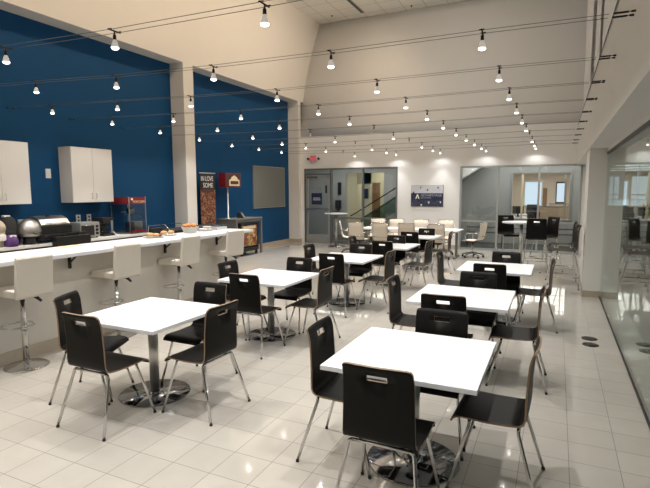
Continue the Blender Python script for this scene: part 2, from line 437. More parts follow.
# small fittings on the walls
def plate(name, label, cat, x, y, z, face='x', w_=.075, h_=.12, mt=plastw):
    if face == 'x': o = B(mt).box(x, x+.01, y-w_/2, y+w_/2, z-h_/2, z+h_/2, .003)
    elif face == '-x': o = B(mt).box(x-.01, x, y-w_/2, y+w_/2, z-h_/2, z+h_/2, .003)
    else: o = B(mt).box(x-w_/2, x+w_/2, y-.01, y, z-h_/2, z+h_/2, .003)
    return o
t = thing('light_switch', 'white double switch plate on the blue wall between the wall cabinets', 'switch', (XB,6.03,2.12))
B(plastw).box(0,.01,-.05,.05,-.085,.085,.003).make('cover_plate', t); B(paper).box(.01,.018,-.035,-.008,-.04,.04).make('rocker', t); B(paper).box(.01,.018,.008,.035,-.04,.04).make('rocker', t)
for y, lb in ((6.60,'white wall outlet above the toaster oven'),(6.84,'white wall outlet above the black coffee maker')):
    t = thing('wall_outlet', lb, 'outlet', (XB,y,1.26))
    B(plastw).box(0,.01,-.05,.05,-.08,.08,.003).make('cover_plate', t); B(blackp).box(.01,.013,-.018,.018,.015,.05).make('socket', t); B(blackp).box(.01,.013,-.018,.018,-.05,-.015).make('socket', t)
o = plate('wall_switch','', '', .61, YB, 1.5, 'y').make('wall_switch'); o.location.y = -.02
o.location = (.06,0,0); tag(o, 'small pale switch plate on the wall end beside the far office glazing', 'switch')
for y, lb in ((6.59,'dark round floor outlet cover farther from the camera'),(6.33,'dark round floor outlet cover nearer the camera')):
    t = thing('floor_outlet', lb, 'outlet', (.427,y,0))
    B(bronze).lathe([(.088,.0),(.088,.003),(.08,.006)], n=28).make('cover', t); B(blackm).lathe([(.05,.006),(.05,.008),(.04,.0085)], n=20).make('lid', t)

# EXIT sign
t = thing('exit_sign', 'red lit EXIT sign with two emergency lamp heads on the far wall', 'sign', (-7.53,YB,2.86))
B(plastw).box(-.125,.125,-.05,0,-.11,.11,.01).make('housing', t)
B(exit_b).box(-.115,.115,-.054,-.05,-.10,.10).make('face_panel', t)
text('EXIT', .115, exit_m, 'lettering', t, (0,-.056,0), (PI/2,0,0))
for s_ in (-1,1):
    hd = B(blackp).lathe([(.02,0),(.035,-.03),(.04,-.06),(.03,-.07)], c=(s_*.20,-.01,-.0), n=14, axis='y').tube([(s_*.12,-.02,0),(s_*.20,-.02,0)],.012).make('lamp_head', t)

# poster on the far wall
t = thing('wall_poster', 'navy and pale ADVANTAGE poster panel on the white far wall', 'poster', (-3.635,YB,1.61))
B(navyd).box(-.50,.50,-.025,0,-.325,.325).make('panel', t)
B(sky_pr).box(-.495,.495,-.028,-.025,.085,.32).make('pale_band', t)
B(navyd).box(-.50,.50,-.031,-.025,-.12,.085).make('navy_band', t)
B(triprt).box(-.495,.495,-.028,-.025,-.32,-.12).make('lower_band', t)
lg = B(paper); 
lg.prism([(-.36,-.09),(-.31,.05),(-.28,.05),(-.23,-.09),(-.265,-.09),(-.295,.0),(-.325,-.09)], 'y', -.034, -.031); lg.make('logo', t)
text('ADVANTAGE', .115, letgrey, 'lettering', t, (-.19,-.032,.02), (PI/2,0,0), .0015, .95, 'LEFT')
text('SOLUTIONS', .06, letgrey, 'lettering', t, (-.19,-.032,-.06), (PI/2,0,0), .0015, 1., 'LEFT')
tri = B(navyd)
for x, z, s_ in ((-.2,.26,.03),(.02,.19,.035),(.34,.26,.035),(-.42,.11,.035)): tri.prism([(x-s_,z-s_*.8),(x+s_,z-s_*.8),(x,z+s_)], 'y', -.030, -.028)
tri.m(paper)
for x, z, s_ in ((.06,-.21,.035),(.42,-.20,.03),(-.17,-.29,.035)): tri.prism([(x-s_,z+s_),(x,z-s_),(x+s_,z+s_)], 'y', -.030, -.028)
tri.m(meat).prism([(-.47,-.30),(-.40,-.30),(-.43,-.25)], 'y', -.030, -.028)
tri.make('triangle_motifs', t)

# grey board on the blue wall
t = thing('pin_board', 'grey felt board mounted on the blue wall past the column', 'board', (XB,13.67,1.90))
B(pinb).box(0,.03,-.94,.94,-.64,.64).make('panel', t); B(alum).box(0,.035,-.955,-.94,-.655,.655).box(0,.035,.94,.955,-.655,.655).box(0,.035,-.94,.94,.64,.655).box(0,.035,-.94,.94,-.655,-.64).make('frame', t)

# notices on the glass door
t = thing('door_notice', 'dark blue notice sheet stuck on the glass of the far door', 'notice', (-7.44,YB+.018,1.64))
B(navy).box(-.20,.20,-.004,0,-.33,.06).make('sheet', t); B(grpanel).box(-.20,.20,-.004,0,.06,.27).make('header_band', t)
B(paper).box(-.14,.12,-.006,-.004,-.12,-.10).box(-.14,.14,-.006,-.004,-.18,-.16).make('print_lines', t)
o = B(blackp).box(-7.12,-7.05,YB+.012,YB+.018,1.70,1.96).make('access_sign'); tag(o, 'small dark upright plate beside the notice on the glass door', 'sign')

# ceiling diffuser and sprinkler
t = thing('linear_diffuser', 'long black slot air diffuser in the tiled ceiling', 'diffuser', (-6.2,15.0,ZT))
B(alum).box(-.07,.07,-1.2,1.2,-.012,0).make('frame', t); B(blackm).box(-.035,.035,-1.18,1.18,-.016,-.012).make('slot', t)
for x, y, lb in ((-7.25,16.0,'small dark sprinkler head in the ceiling near the beige wall'),(-4.55,16.3,'small dark sprinkler head in the ceiling beyond the slot diffuser')):
    t = thing('sprinkler', lb, 'sprinkler', (x,y,ZT)); B(bronze).lathe([(.03,-.0),(.035,-.012),(.012,-.02),(.012,-.04)], n=12).make('escutcheon', t); B(bronze).lathe([(.025,-.045),(.025,-.04)], n=10).make('deflector', t)

# ------------------------------------------------------------------ chairs
def shell_points(dz=0.):
    return [(0,.90+dz),(.009,.876+dz),(.019,.849+dz),(.024,.832+dz),(.029,.815+dz),(.038,.71+dz),(.043,.63+dz),(.045,.55+dz),(.048,.502+dz),(.060,.476+dz),(.083,.463+dz),(.14,.458+dz),(.25,.455+dz),(.34,.458+dz),(.40,.460+dz),(.432,.455+dz),(.455,.440+dz),(.464,.420+dz)]
def sheet(pts, half, cols, hole=None, corner=None, dish=0., th=.006, wid=None):
    """bent ply sheet: black faces, pale ply edge.  pts: (u,z) from top; cols: fractions of the half width"""
    mb = MB(); mb.m(blackw); bm = mb.bm
    n = len(pts); nv = []
    for i in range(n):
        a = Vector((pts[min(i+1,n-1)][0]-pts[max(i-1,0)][0], pts[min(i+1,n-1)][1]-pts[max(i-1,0)][1])).normalized()
        nv.append(Vector((-a.y, a.x)))
    F = {}; K = {}
    for i in range(n):
        hw = half if wid is None else wid[i]
        for j, c in enumerate(cols):
            u, z = pts[i]
            u += dish[i]*c*c if isinstance(dish, list) else dish*c*c
            if corner and i == corner[0]: z -= corner[1][j]*(1 if corner[2] is None else corner[2])
            x = c*hw
            F[i,j] = bm.verts.new((x, u+nv[i].x*th, z+nv[i].y*th)); K[i,j] = bm.verts.new((x, u-nv[i].x*th, z-nv[i].y*th))
    cells = {(i,j) for i in range(n-1) for j in range(len(cols)-1)}
    if hole: cells -= hole
    for (i,j) in cells:
        f1 = bm.faces.new([F[i,j],F[i,j+1],F[i+1,j+1],F[i+1,j]]); f2 = bm.faces.new([K[i,j],K[i+1,j],K[i+1,j+1],K[i,j+1]])
        f1.smooth = f2.smooth = True
    mb.m(tanedge); e = mb.cur
    for (i,j) in cells:
        for (di,dj,p,q) in ((-1,0,(i,j),(i,j+1)),(1,0,(i+1,j+1),(i+1,j)),(0,-1,(i+1,j),(i,j)),(0,1,(i,j+1),(i+1,j+1))):
            if (i+di,j+dj) not in cells:
                f_ = bm.faces.new([F[p],K[p],K[q],F[q]]); f_.material_index = e
    return mb
COLS = [-1,-.95,-.84,-.60,-.29,0,.29,.60,.84,.95,1]
CORN = [.014,.004,0,0,0,0,0,0,0,.004,.014]
SH = .145     # base of the chair lies this far in front of its back edge
def make_chair(name, label, cat, dz=0., group=None, foot_extra=0.):
    t = thing(name, label, cat, (0,0,0), 0, group)
    P = [(u-SH, z) for u, z in shell_points(dz)]
    hole = {(i,j) for i in (2,3) for j in (4,5)}
    back = P[:11]; seat = P[10:]
    sheet(back, .19, COLS, hole, (0,CORN,None), [.014*(1-k/10.) for k in range(11)], wid=[.191,.192,.193,.194,.194,.196,.198,.200,.202,.204,.206]).make('backrest', t)
    sheet(seat, .20, COLS, None, None, [0]*8, wid=[.206,.210,.214,.215,.214,.213,.211,.208]).make('seat', t)
    H = .441+dz; k = dz/.43
    rb = (.085-SH, .187); fb = (.36-SH, .185)
    rf = (-.035-SH-.03*k, .248); ff = (.468-SH+.03*k, .245)
    for (b_, f_) in ((rb, rf), (fb, ff)):
        for s_ in (-1,1):
            top = Vector((s_*b_[1], b_[0], H-.03)); foot = Vector((s_*f_[1], f_[0], .012))
            path = [foot, foot.lerp(top,.5), top, Vector((s_*(b_[1]-.008), b_[0], H-.010)), Vector((s_*(b_[1]-.028), b_[0], H))]
            lg = B(chrome).tube(path, .0105, 8).make('leg', t)
            fc = B(rubber).lathe([(.0115,0),(.012,.005),(.0115,.016)], c=(foot.x, foot.y, 0), n=8).make('foot_cap', lg)
    B(chrome).tube([(-rb[1]+.028,rb[0],H),(rb[1]-.028,rb[0],H)], .0105, 8).make('rear_crossbar', t)
    B(chrome).tube([(-fb[1]+.028,fb[0],H),(fb[1]-.028,fb[0],H)], .0105, 8).make('front_crossbar', t)
    for s_ in (-1,1): B(chrome).tube([(s_*.12,rb[0],H),(s_*.12,fb[0],H)], .009, 6).make('seat_rail', t)
    if dz > .1:
        zf = .30
        fr = lambda f_, b_, s_: Vector((s_*f_[1], f_[0], 0)).lerp(Vector((s_*b_[1], b_[0], H)), zf/H)
        c4 = [fr(rf,rb,-1), fr(ff,fb,-1), fr(ff,fb,1), fr(rf,rb,1)]
        B(chrome).tube(c4, .009, 6, closed=True).make('footrest', t)
    return t
proto = None
def chair(x, y, deg, label, kind='cafe'):
    """x, y: middle of the top edge of the back; deg: the way the sitter faces (0 = +X, 90 = +Y)"""
    global proto, proto_t
    fx, fy = math.cos(R(deg)), math.sin(R(deg))
    loc = (x+fx*SH, y+fy*SH, 0); rz = R(deg-90)
    if kind == 'cafe':
        if proto is None:
            proto = make_chair('cafe_chair', label, 'chair', 0., 'black bentwood cafe chairs'); proto.location = loc; proto.rotation_euler.z = rz; return proto
        return dup(proto, loc, rz, label)
    if proto_t is None:
        proto_t = make_chair('bar_chair', label, 'chair', .295, 'tall black bentwood bar chairs'); proto_t.location = loc; proto_t.rotation_euler.z = rz; return proto_t
    return dup(proto_t, loc, rz, label)
proto_t = None

def make_table(label, x, y, rz=0.):
    t = thing('cafe_table', label, 'table', (x,y,0), rz, 'white square cafe tables')
    B(lam).box(-.462,.462,-.462,.462,.712,.742,.003).make('tabletop', t)
    B(brushed).lathe([(.041,.03),(.041,.70)], n=20).make('column', t)
    B(blackm).lathe([(.05,.70),(.14,.702),(.14,.712)], n=16).make('mounting_plate', t)
    B(discst).lathe([(.303,0),(.305,.004),(.301,.010),(.07,.013),(.062,.016),(.062,.03),(.051,.031)], n=48).make('base_disc', t)
    return t
tabs = {}
TB = [('T1',-.80,3.06,'first table of the row beside the glass wall'),('T3',-.81,4.97,'second table of the row beside the glass wall'),('T5',-.71,7.02,'third table of the row beside the glass wall'),
 ('T2',-3.18,3.17,'first table of the row beside the bar'),('M1',-3.17,5.14,'second table of the row beside the bar'),('M2',-2.99,7.14,'third table of the row beside the bar'),
 ('M3',-2.86,9.03,'fourth table of the row beside the bar'),('M4',-2.86,11.12,'fifth table of the row beside the bar')]
first = None
for key, x, y, ph in TB:
    lb = 'white square pedestal cafe table, ' + ph
    if first is None: first = make_table(lb, x, y)
    else: dup(first, (x,y,0), 0, lb)
SIDE = {'S':'on the camera side of the','N':'on the far side of the','W':'on the bar side of the','E':'on the glass-wall side of the'}
CH = [('T1','S',-.80,2.295,90),('T1','W',-1.465,2.97,2),('T1','E',-.05,3.06,178),('T1','N',-.745,3.66,270),
 ('T3','S',-.852,4.175,92),('T3','W',-1.53,4.86,0),('T3','E',-.055,4.84,182),('T3','N',-.742,5.54,270),
 ('T5','S',-.708,6.19,91),('T5','W',-1.54,7.12,0),('T5','E',.02,6.92,184),('T5','N',-.63,7.53,270),
 ('T2','S',-3.14,2.405,90),('T2','W',-3.88,2.85,24),('T2','E',-2.36,3.13,178),('T2','N',-3.04,3.83,270),
 ('M1','W',-3.78,5.06,-2),('M1','S',-3.04,4.35,90),('M1','E',-2.37,5.12,180),('M1','N',-3.09,5.78,268),
 ('M2','W',-3.74,7.25,0),('M2','S',-2.89,6.31,92),('M2','N',-2.95,7.73,268),('M2','E',-2.18,6.99,176),
 ('M3','W',-3.61,8.85,0),('M3','S',-2.775,8.24,91),('M3','N',-2.86,9.43,268),('M3','E',-2.0,8.68,174),
 ('M4','S',-2.855,10.32,90),('M4','N',-2.72,11.38,268),('M4','E',-2.04,10.82,182)]
PH = {k: ph for k, _, _, ph in TB}
SHORT = {k: ph.replace(' of the row beside the glass wall',' in the glass-wall row').replace(' of the row beside the bar',' in the bar-side row') for k, ph in PH.items()}
for k, sd, x, y, dg in CH:
    chair(x, y, dg, 'black bentwood chair ' + SIDE[sd] + ' ' + SHORT[k])
for x, y, dg, lb in ((-.36,11.1,93,'tall black bar chair with its back to the camera at the high table'),
                     (-1.10,12.45,-62,'tall black bar chair behind the bar-ward edge of the high table'),
                     (-.02,11.95,217,'tall black bar chair turned at the high table, next to the far office glazing'),
                     (.385,9.48,186,'tall black bar chair standing against the wall by the grey column'),
                     (.37,10.42,184,'tall black bar chair behind the one standing by the grey column')):
    chair(x, y, dg, lb, 'tall')

def high_table(label, x, y, r, z=1.07):
    t = thing('high_table', label, 'table', (x,y,0))
    B(lam).lathe([(r-.004,z-.03),(r,z-.024),(r,z-.004),(r-.004,z)], n=40).make('tabletop', t)
    B(brushed).lathe([(.038,.03),(.038,z-.04)], n=16).make('column', t)
    B(blackm).lathe([(.038,z-.04),(.15,z-.038),(.15,z-.03)], n=14).make('mounting_plate', t)
    B(discst).lathe([(.28,0),(.28,.012),(.08,.022),(.04,.04)], n=36).make('base_disc', t)
high_table('round white high table beside the far glass door', -6.36, 14.33, .37)
high_table('round white high table among the tall black chairs by the far office glazing', -.70, 11.95, .42)

# ------------------------------------------------------------------ bar
t = thing('bar_counter', 'long white-topped bar with beige front panel and black brackets', 'counter', (-5.15,4.5,0))
def lb_(o): return o
P_ = lambda mb, nm: mb.make(nm, t)
ox, oy = -5.15, 4.5
def bx(mb, x0,x1,y0,y1,z0,z1,bev=0.): return mb.box(x0-ox,x1-ox,y0-oy,y1-oy,z0,z1,bev)
P_(bx(B(lam), -5.58,-4.83, 1.0,7.28, 1.072,1.115,.004), 'bar_top')
P_(bx(B(bartan), -5.25,-5.13, 1.0,7.15, 0,1.072), 'front_panel')
P_(bx(B(tanbase), -5.13,-5.115, 1.0,7.15, 0,.13), 'kick_base')
for y in (2.6,3.86,5.41,6.61):
    mb = B(blackm)
    bx(mb, -5.13,-5.105, y-.014,y+.014, .90,1.07); bx(mb, -5.105,-4.93, y-.014,y+.014, 1.058,1.07)
    mb.prism([(-5.105-ox,.965),(-4.985-ox,1.058),(-5.003-ox,1.058),(-5.105-ox,.982)], 'y', y-.012-oy, y+.012-oy)
    P_(mb, 'bracket')

def make_stool(label):
    t = thing('bar_stool', label, 'stool', (0,0,0), 0, 'cream bar stools along the bar')
    B(chrome).lathe([(.205,0),(.207,.006),(.195,.014),(.10,.028),(.045,.045),(.03,.06)], n=40).make('base_disc', t)
    B(chrome).lathe([(.030,.05),(.030,.50),(.025,.505),(.025,.74)], n=16).make('pole', t)
    B(chrome).tube([(.02,.0,.41),(-.02,.12,.415),(-.12,.16,.42),(-.21,.10,.42),(-.235,.0,.42),(-.21,-.10,.42),(-.12,-.16,.42),(-.02,-.12,.415)], .010, 8, closed=True).lathe([(.036,.385),(.036,.435)], n=14).make('footrest', t)
    B(blackp).lathe([(.10,.735),(.12,.75)], n=16).tube([(.0,.0,.735),(.08,.06,.73),(.11,.085,.715),(.14,.11,.675)], [.008,.010,.018,.014], 8).make('height_lever', t)
    s_ = MB(); s_.m(leather)
    bmx = bmesh.new()
    # one padded L: profile in x-z swept over y with rounded edges
    prof = [(-.215,.755),(.17,.755),(.205,.78),(.235,1.095),(.225,1.115),(.195,1.115),(.165,.835),(.145,.83),(-.195,.83),(-.22,.815)]
    s_.prism(prof[:2]+[(.205,.775),(.21,.83),(.145,.83)]+prof[8:], 'y', -.19, .19)
    bmx.free()
    o = s_.make('seat', t)
    s2 = MB(); s2.m(leather)
    pts = [(.207,.745),(.222,.77),(.255,1.145),(.245,1.167),(.215,1.167),(.175,.85),(.17,.745)]
    s2.prism(pts, 'y', -.19, .19); o2 = s2.make('backrest', t)
    for q in (o, o2):
        bv = q.modifiers.new('bevel', 'BEVEL'); bv.width = .012; bv.segments = 3
        for p_ in q.data.polygons: p_.use_smooth = False
    return t
st = None
for x, y, a, lb in ((-4.895,3.13,0,'cream bar stool nearest the camera at the bar'),(-4.90,4.32,-2,'second cream bar stool from the camera'),
                    (-4.90,5.44,2,'third cream bar stool from the camera, before the food plates'),(-4.895,6.55,-8,'cream bar stool at the far end of the bar')):
    if st is None: st = make_stool(lb); st.location = (x,y,0); st.rotation_euler.z = R(a)
    else: dup(st, (x,y,0), R(a), lb)

# ------------------------------------------------------------------ kitchen side
t = thing('kitchen_counter', 'white back counter with dark cabinet fronts along the blue wall', 'counter', (-8.1,4.9,0))
B(counter).box(-.315,.31,-3.9,2.95,.87,.92,.004).make('countertop', t)
B(darkcab).box(-.315,.27,-3.88,2.93,.08,.87).make('cabinet_body', t)
for k in range(9): B(darkcab).box(.27,.288,-3.86+k*.754,-3.86+k*.754+.74,.10,.855).make('door', t)
def wall_cab(y0, y1, label):
    t = thing('wall_cabinet', label, 'cabinet', (XB, (y0+y1)/2, 1.585), 0, 'white wall cabinets')
    hw = (y1-y0)/2
    B(cabw).box(0,.315,-hw,hw,0,1.03).make('body', t)
    for a, c, hy in ((-hw+.002,-.002,-.045),(.002,hw-.002,.045)):
        d_ = B(cabw).box(.315,.333,a,c,.002,1.028,.002).make('door', t)
        B(brushed).tube([(.333,hy,.07),(.36,hy,.07),(.36,hy,.17),(.333,hy,.17)], .006, 6).make('handle', d_)
wall_cab(4.50,5.46,'white two-door wall cabinet above the stainless grill, cut by the picture edge')
wall_cab(6.26,7.18,'white two-door wall cabinet above the toaster oven')

CZ = .92
# clothes and small things at the near end
t = thing('covered_bag', 'black bag heap behind the purple bag on the back counter', 'bag', (-8.12,5.02,CZ))
B(blackf).ball((0,0,.17),.23,.75,.8,.74,16,10,.06).lathe([(.15,.0),(.17,.1),(.14,.34),(.09,.44),(.05,.47)], c=(0,.02,0), n=14).make('body', t)
B(plastw).box(-.04,.04,-.05,.05,.46,.49,.008).make('clip', t)
t = thing('purple_bag', 'small purple bag on the back counter', 'bag', (-7.88,4.93,CZ)); B(purple).lathe([(.09,0),(.11,.04),(.10,.11),(.065,.17),(.03,.19)], n=16).make('body', t); B(paper).box(.045,.065,-.05,.05,.155,.185).make('tag_strip', t)
t = thing('tan_cap', 'tan hat resting on the back counter by the picture edge', 'hat', (-8.0,4.80,CZ)); B(tanfab).ball((0,0,.30),.15,.8,.75,.9,14,8,.04).lathe([(.1,0),(.1,.3)],n=12).make('crown', t); B(paper).box(.09,.14,-.06,.05,.10,.20,.01).make('lining', t)
t = thing('paper_cup', 'white paper cup beside the domed steel roaster', 'cup', (-8.25,5.35,CZ)); B(plastw).lathe([(.035,0),(.05,.38),(.052,.385),(.048,.385)], n=16).make('body', t); B(plastw).lathe([(.054,.385),(.054,.395),(.03,.40)], n=16).make('lid', t)
t = thing('domed_roaster', 'domed stainless roaster on a black stand on the back counter', 'roaster', (-7.93,5.27,CZ))
B(blackp).lathe([(.10,0),(.11,.02),(.09,.08),(.13,.13)], n=20).make('stand', t)
B(stain).lathe([(.15,.13),(.185,.16),(.19,.20),(.175,.28),(.14,.36),(.08,.41),(.02,.425)], n=28).make('dome', t)
B(blackm).tube([(.185,-.06,.2),(.23,-.05,.18),(.23,.05,.18),(.185,.06,.2)],.008).make('handle', t)
t = thing('table_grill', 'black table-top gas grill with stainless hood on the back counter', 'grill', (-8.06,5.72,CZ))
B(blackm).box(-.22,.24,-.36,.56,.05,.15,.01).box(-.2,.2,-.32,.30,.15,.28,.01).make('firebox', t)
B(blackm).box(.275,.40,-.16,.52,-.06,.10,.008).box(.22,.29,-.10,.46,.06,.09).make('drip_tray', t)
hd = B(stain); hd.prism([(-.20,.28),(.18,.28),(.20,.31),(.13,.40),(.0,.45),(-.14,.45),(-.20,.41)], 'y', -.28, .26); ho = hd.make('hood', t)
B(chrome).tube([(.18,-.2,.33),(.215,-.2,.33),(.215,.18,.33),(.18,.18,.33)],.008).make('handle', ho)
B(blackp).lathe([(.03,0),(.035,.015),(.02,.03)], c=(.03,-.04,.44), n=12).make('thermometer', ho)
for y in (-.24,.1,.4): B(blackp).lathe([(.022,0),(.02,.03)], c=(.24,y,.115), n=12, axis='x').make('knob', t)
for (x, y) in ((-.18,-.3),(.2,-.3),(-.18,.5),(.2,.5)): B(blackp).lathe([(.02,0),(.02,.05)], c=(x,y,0), n=8).make('foot', t)
t = thing('toaster_oven', 'silver toaster oven on the back counter', 'oven', (-8.02,6.40,CZ), R(0))
B(silver).box(-.19,.17,-.22,.20,.025,.30,.006).make('body', t)
dd = B(blackp).box(.17,.182,-.20,.07,.06,.25).make('glass_door', t); B(chrome).tube([(.182,-.17,.245),(.205,-.17,.245),(.205,.04,.245),(.182,.04,.245)],.006).make('handle', dd)
for z in (.09,.155,.22): B(blackp).lathe([(.028,0),(.024,.022)], c=(.17,.135,z), n=12, axis='x').make('knob', t)
for (x, y) in ((-.15,-.18),(.13,-.18),(-.15,.16),(.13,.16)): B(blackp).lathe([(.015,0),(.015,.025)], c=(x,y,0), n=8).make('foot', t)
t = thing('coffee_maker', 'black coffee maker between the toaster oven and the popcorn machine', 'coffee maker', (-8.12,6.92,CZ))
B(blackp).box(-.16,.16,-.13,.13,0,.04,.008).box(-.16,-.03,-.13,.13,.04,.30,.01).box(-.16,.14,-.13,.13,.25,.36,.015).make('body', t)
B(glass_s).lathe([(.07,.045),(.085,.08),(.085,.17),(.06,.22)], c=(.06,-.02,0), n=16).make('carafe', t)
B(brushed).box(.141,.15,.05,.10,.06,.30).make('trim_strip', t)
# popcorn machine
t = thing('popcorn_machine', 'red-topped glass popcorn machine on the back counter', 'popcorn machine', (-8.08,7.53,CZ))
hx, hy = .26, .225
B(stain).box(-hx,hx,-hy,hy,0,.03).make('base', t); 
pf = B(red).box(hx-.012,hx+.004,-hy+.02,hy-.02,.03,.07).make('front_rail', t)
for sx in (-1,1):
    for sy in (-1,1): B(brushed).box(sx*hx-.014*(sx>0)-0, sx*hx+.014*(sx<0), sy*hy-.014*(sy>0), sy*hy+.014*(sy<0), .03, .76).make('corner_post', t)
B(red).box(-hx,hx,-hy+.016,hy-.016,.61,.75).box(-hx+.016,hx-.016,-hy,hy,.61,.75).make('top_box', t)
B(paper).box(hx,hx+.004,-.17,-.12,.69,.735).make('label_plate', t)
text('POPCORN', .07, ivory, 'lettering', t, (hx+.003,.04,.655), (PI/2,0,PI/2), .001)
B(glass_s).box(hx-.008,hx-.004,-hy+.016,hy-.016,.07,.61).box(-hx+.016,hx-.016,-hy+.004,-hy+.008,.03,.61).make('pane', t)
B(stain).lathe([(.02,.40),(.075,.41),(.085,.47),(.085,.52),(.03,.53)], c=(.03,.02,0), n=18).tube([(.03,.02,.53),(.03,.02,.61)],.012).box(-.005,.02,-.20,-.03,.44,.455).make('kettle', t)
B(stain).box(-.12,.16,-.01,.215,.03,.24,.01).make('warming_bin', t)
cord = B(plastw).tube([(-7.80,7.02,.927),(-7.86,6.98,.96),(-8.0,7.0,1.0),(-8.15,7.2,.98),(-8.3,7.24,.95)],.008).make('power_cord'); tag(cord, 'pale power cord curling beside the popcorn machine', 'cord')

# things lying on the bar
def bun(t, x, y, s_=1.):
    B(bread).ball((x,y,.018+.022*s_),.042*s_,1,1.25,.62,12,8,.05).make('bun', t)
    B(cream_f).ball((x,y,.024),.040*s_,1.05,1.2,.35,10,6,.06).make('filling', t)
t = thing('sandwich_platter', 'white platter of filled rolls on the bar, nearest the popcorn machine', 'platter', (-5.36,5.44,1.115))
B(plastw).lathe([(.09,0),(.135,.004),(.152,.014),(.154,.018),(.13,.010)], n=32).make('plate', t)
for x, y, s_ in ((.0,-.07,1.2),(-.05,-.01,1.1),(.05,.0,1.0)): bun(t, x, y, s_)
B(meat).ball((.03,.09,.03),.04,1.2,1,.5,10,6,.1).make('salami', t)
t = thing('roll_plate', 'white plate with two rolls on the bar, next to the basket', 'platter', (-5.44,5.82,1.115))
B(plastw).lathe([(.09,0),(.13,.004),(.15,.014),(.152,.018),(.125,.010)], n=32).make('plate', t)
bun(t, -.02,-.06,1.15); bun(t, .0,.07,1.1)
t = thing('snack_basket', 'white paper basket heaped with orange fried snacks on the bar', 'basket', (-5.38,6.27,1.115))
B(paper).lathe([(.10,0),(.145,.09),(.15,.10),(.14,.10),(.095,.01)], n=6, smooth=False).make('tray', t)
for k in range(16):
    a = k*2.4; rr = .105*math.sqrt((k+.5)/16)
    B(orange).ball((rr*math.cos(a), rr*math.sin(a), .115+.035*(1-rr/.105)), .03, 1.3, .9, .8, 8, 6, .12).make('fried_piece', t)
t = thing('napkin_stack', 'loose stack of white napkins on the bar past the snack basket', 'napkins', (-5.40,6.67,1.115))
for k in range(5):
    o = B(paper).box(-.085,.085,-.085,.085,k*.009,k*.009+.008,.001).make('napkin', t); o.rotation_euler.z = .3*math.sin(k*2.1)
B(plastw).lathe([(.05,.045),(.07,.075),(.072,.077),(.05,.05)], c=(0,.05,0), n=20).make('bowl', t)
t = thing('plastic_clamshell', 'clear plastic clamshell box at the far end of the bar', 'container', (-5.42,7.03,1.115))
B(plastw).prism([(-.13,0),(.13,0),(.15,.05),(-.15,.05)], 'x', -.10,.10).make('tray', t); B(glass_s).prism([(-.15,.052),(.15,.052),(.12,.095),(-.12,.095)], 'x', -.11,.11).make('lid', t)
o = B(kraft).box(-5.56,-5.40,4.02,4.30,1.115,1.118).make('paper_sheet'); tag(o, 'tan sheet of paper lying on the bar', 'paper')

# behind the bar towards the column
t = thing('folding_table', 'black-draped folding table behind the bar beside the column', 'table', (-7.72,9.1,0))
B(blackf).box(-.30,.30,-1.1,.95,.92,.95,.008).make('tabletop', t); B(blackf).box(-.30,-.29,-1.1,.95,.03,.92).box(.29,.30,-1.1,.95,.03,.92).box(-.29,.29,-1.1,-1.09,.03,.92).make('drape', t)
for x in (-.25,.25):
    for y in (-1.0,.85): B(blackm).lathe([(.015,0),(.015,.92)], c=(x,y,0), n=8).make('leg', t)
t = thing('wire_armchair', 'chrome-armed chair behind the bar near the popcorn machine', 'chair', (-7.25,7.75,0), R(10))
B(blackf).box(-.24,.24,-.24,.24,.62,.68,.02).make('seat', t); B(blackf).box(-.27,-.22,-.24,.24,.68,1.04,.02).make('backrest', t)
for s_ in (-1,1): B(chrome).tube([(-.24,s_*.30,.62),(-.24,s_*.30,1.10),(.14,s_*.30,1.12),(.24,s_*.30,1.03),(.26,s_*.30,.62)], .011).make('arm', t)
for x in (-.2,.2):
    for y in (-.2,.2): B(chrome).lathe([(.012,0),(.012,.62)], c=(x,y,0), n=8).make('leg', t)

# banner stand
t = thing('banner_stand', 'tall dark roll-up food banner beside the column on the blue wall', 'banner', (-8.2,10.28,0), R(-4))
B(blackm).box(-.06,.06,-.30,.30,0,.07,.01).make('base', t)
B(brushed).box(-.012,.012,-.29,.29,2.235,2.26).make('top_rail', t)
B(blackp).box(-.004,.004,-.28,.28,.07,2.235).make('sheet', t)
B(foodpr).box(.004,.006,-.27,.27,.9,1.82).make('food_print', t)
B(blackm).tube([(-.02,0,.07),(-.02,0,2.24)],.008,6).make('support_pole', t)
B(bankbr).box(.004,.0065,-.2,.2,1.75,1.84).make('print_band', t)
text('IN LOVE', .17, paper, 'lettering', t, (.006,-.02,2.10), (PI/2,0,PI/2), .001, .72)
text('SOME', .17, paper, 'lettering', t, (.006,.01,1.93), (PI/2,0,PI/2), .001, .85)

# steel table, food cart and the lit-shaped sign on a pole
t = thing('steel_table', 'grey steel high table under the sign, against the blue wall', 'table', (-8.03,11.45,0))
B(steelgr).box(-.33,.33,-.64,.64,1.0,1.035,.004).make('tabletop', t)
for x in (-.29,.29):
    for y in (-.60,.60): B(steelgr).box(x-.03,x+.03,y-.03,y+.03,0,1.0).make('leg', t)
B(steelgr).box(-.29,.29,-.615,-.585,.80,1.0).box(.27,.30,-.57,.57,.93,1.0).make('apron', t)
t = thing('food_cart', 'black wheeled cart with colourful food print under the grey steel table', 'cart', (-7.93,11.42,0))
B(blackp).box(-.22,.25,-.42,.42,.12,.22,.01).box(-.22,.24,-.42,-.39,.22,.90).box(-.22,.24,.39,.42,.22,.90).box(-.22,.24,-.39,.39,.86,.90).make('frame', t)
B(popgr).box(.20,.225,-.38,.38,.26,.84).make('print_panel', t); B(ivory).box(.225,.228,-.3,.3,.74,.82).make('title_strip', t)
for x in (-.17,.2):
    for y in (-.36,.36): B(rubber).lathe([(.035,-.015),(.055,-.012),(.055,.012),(.035,.015)], c=(x,y,.056), n=16, axis='x').box(x-.02,x+.02,y-.02,y+.02,.10,.125).make('caster', t)
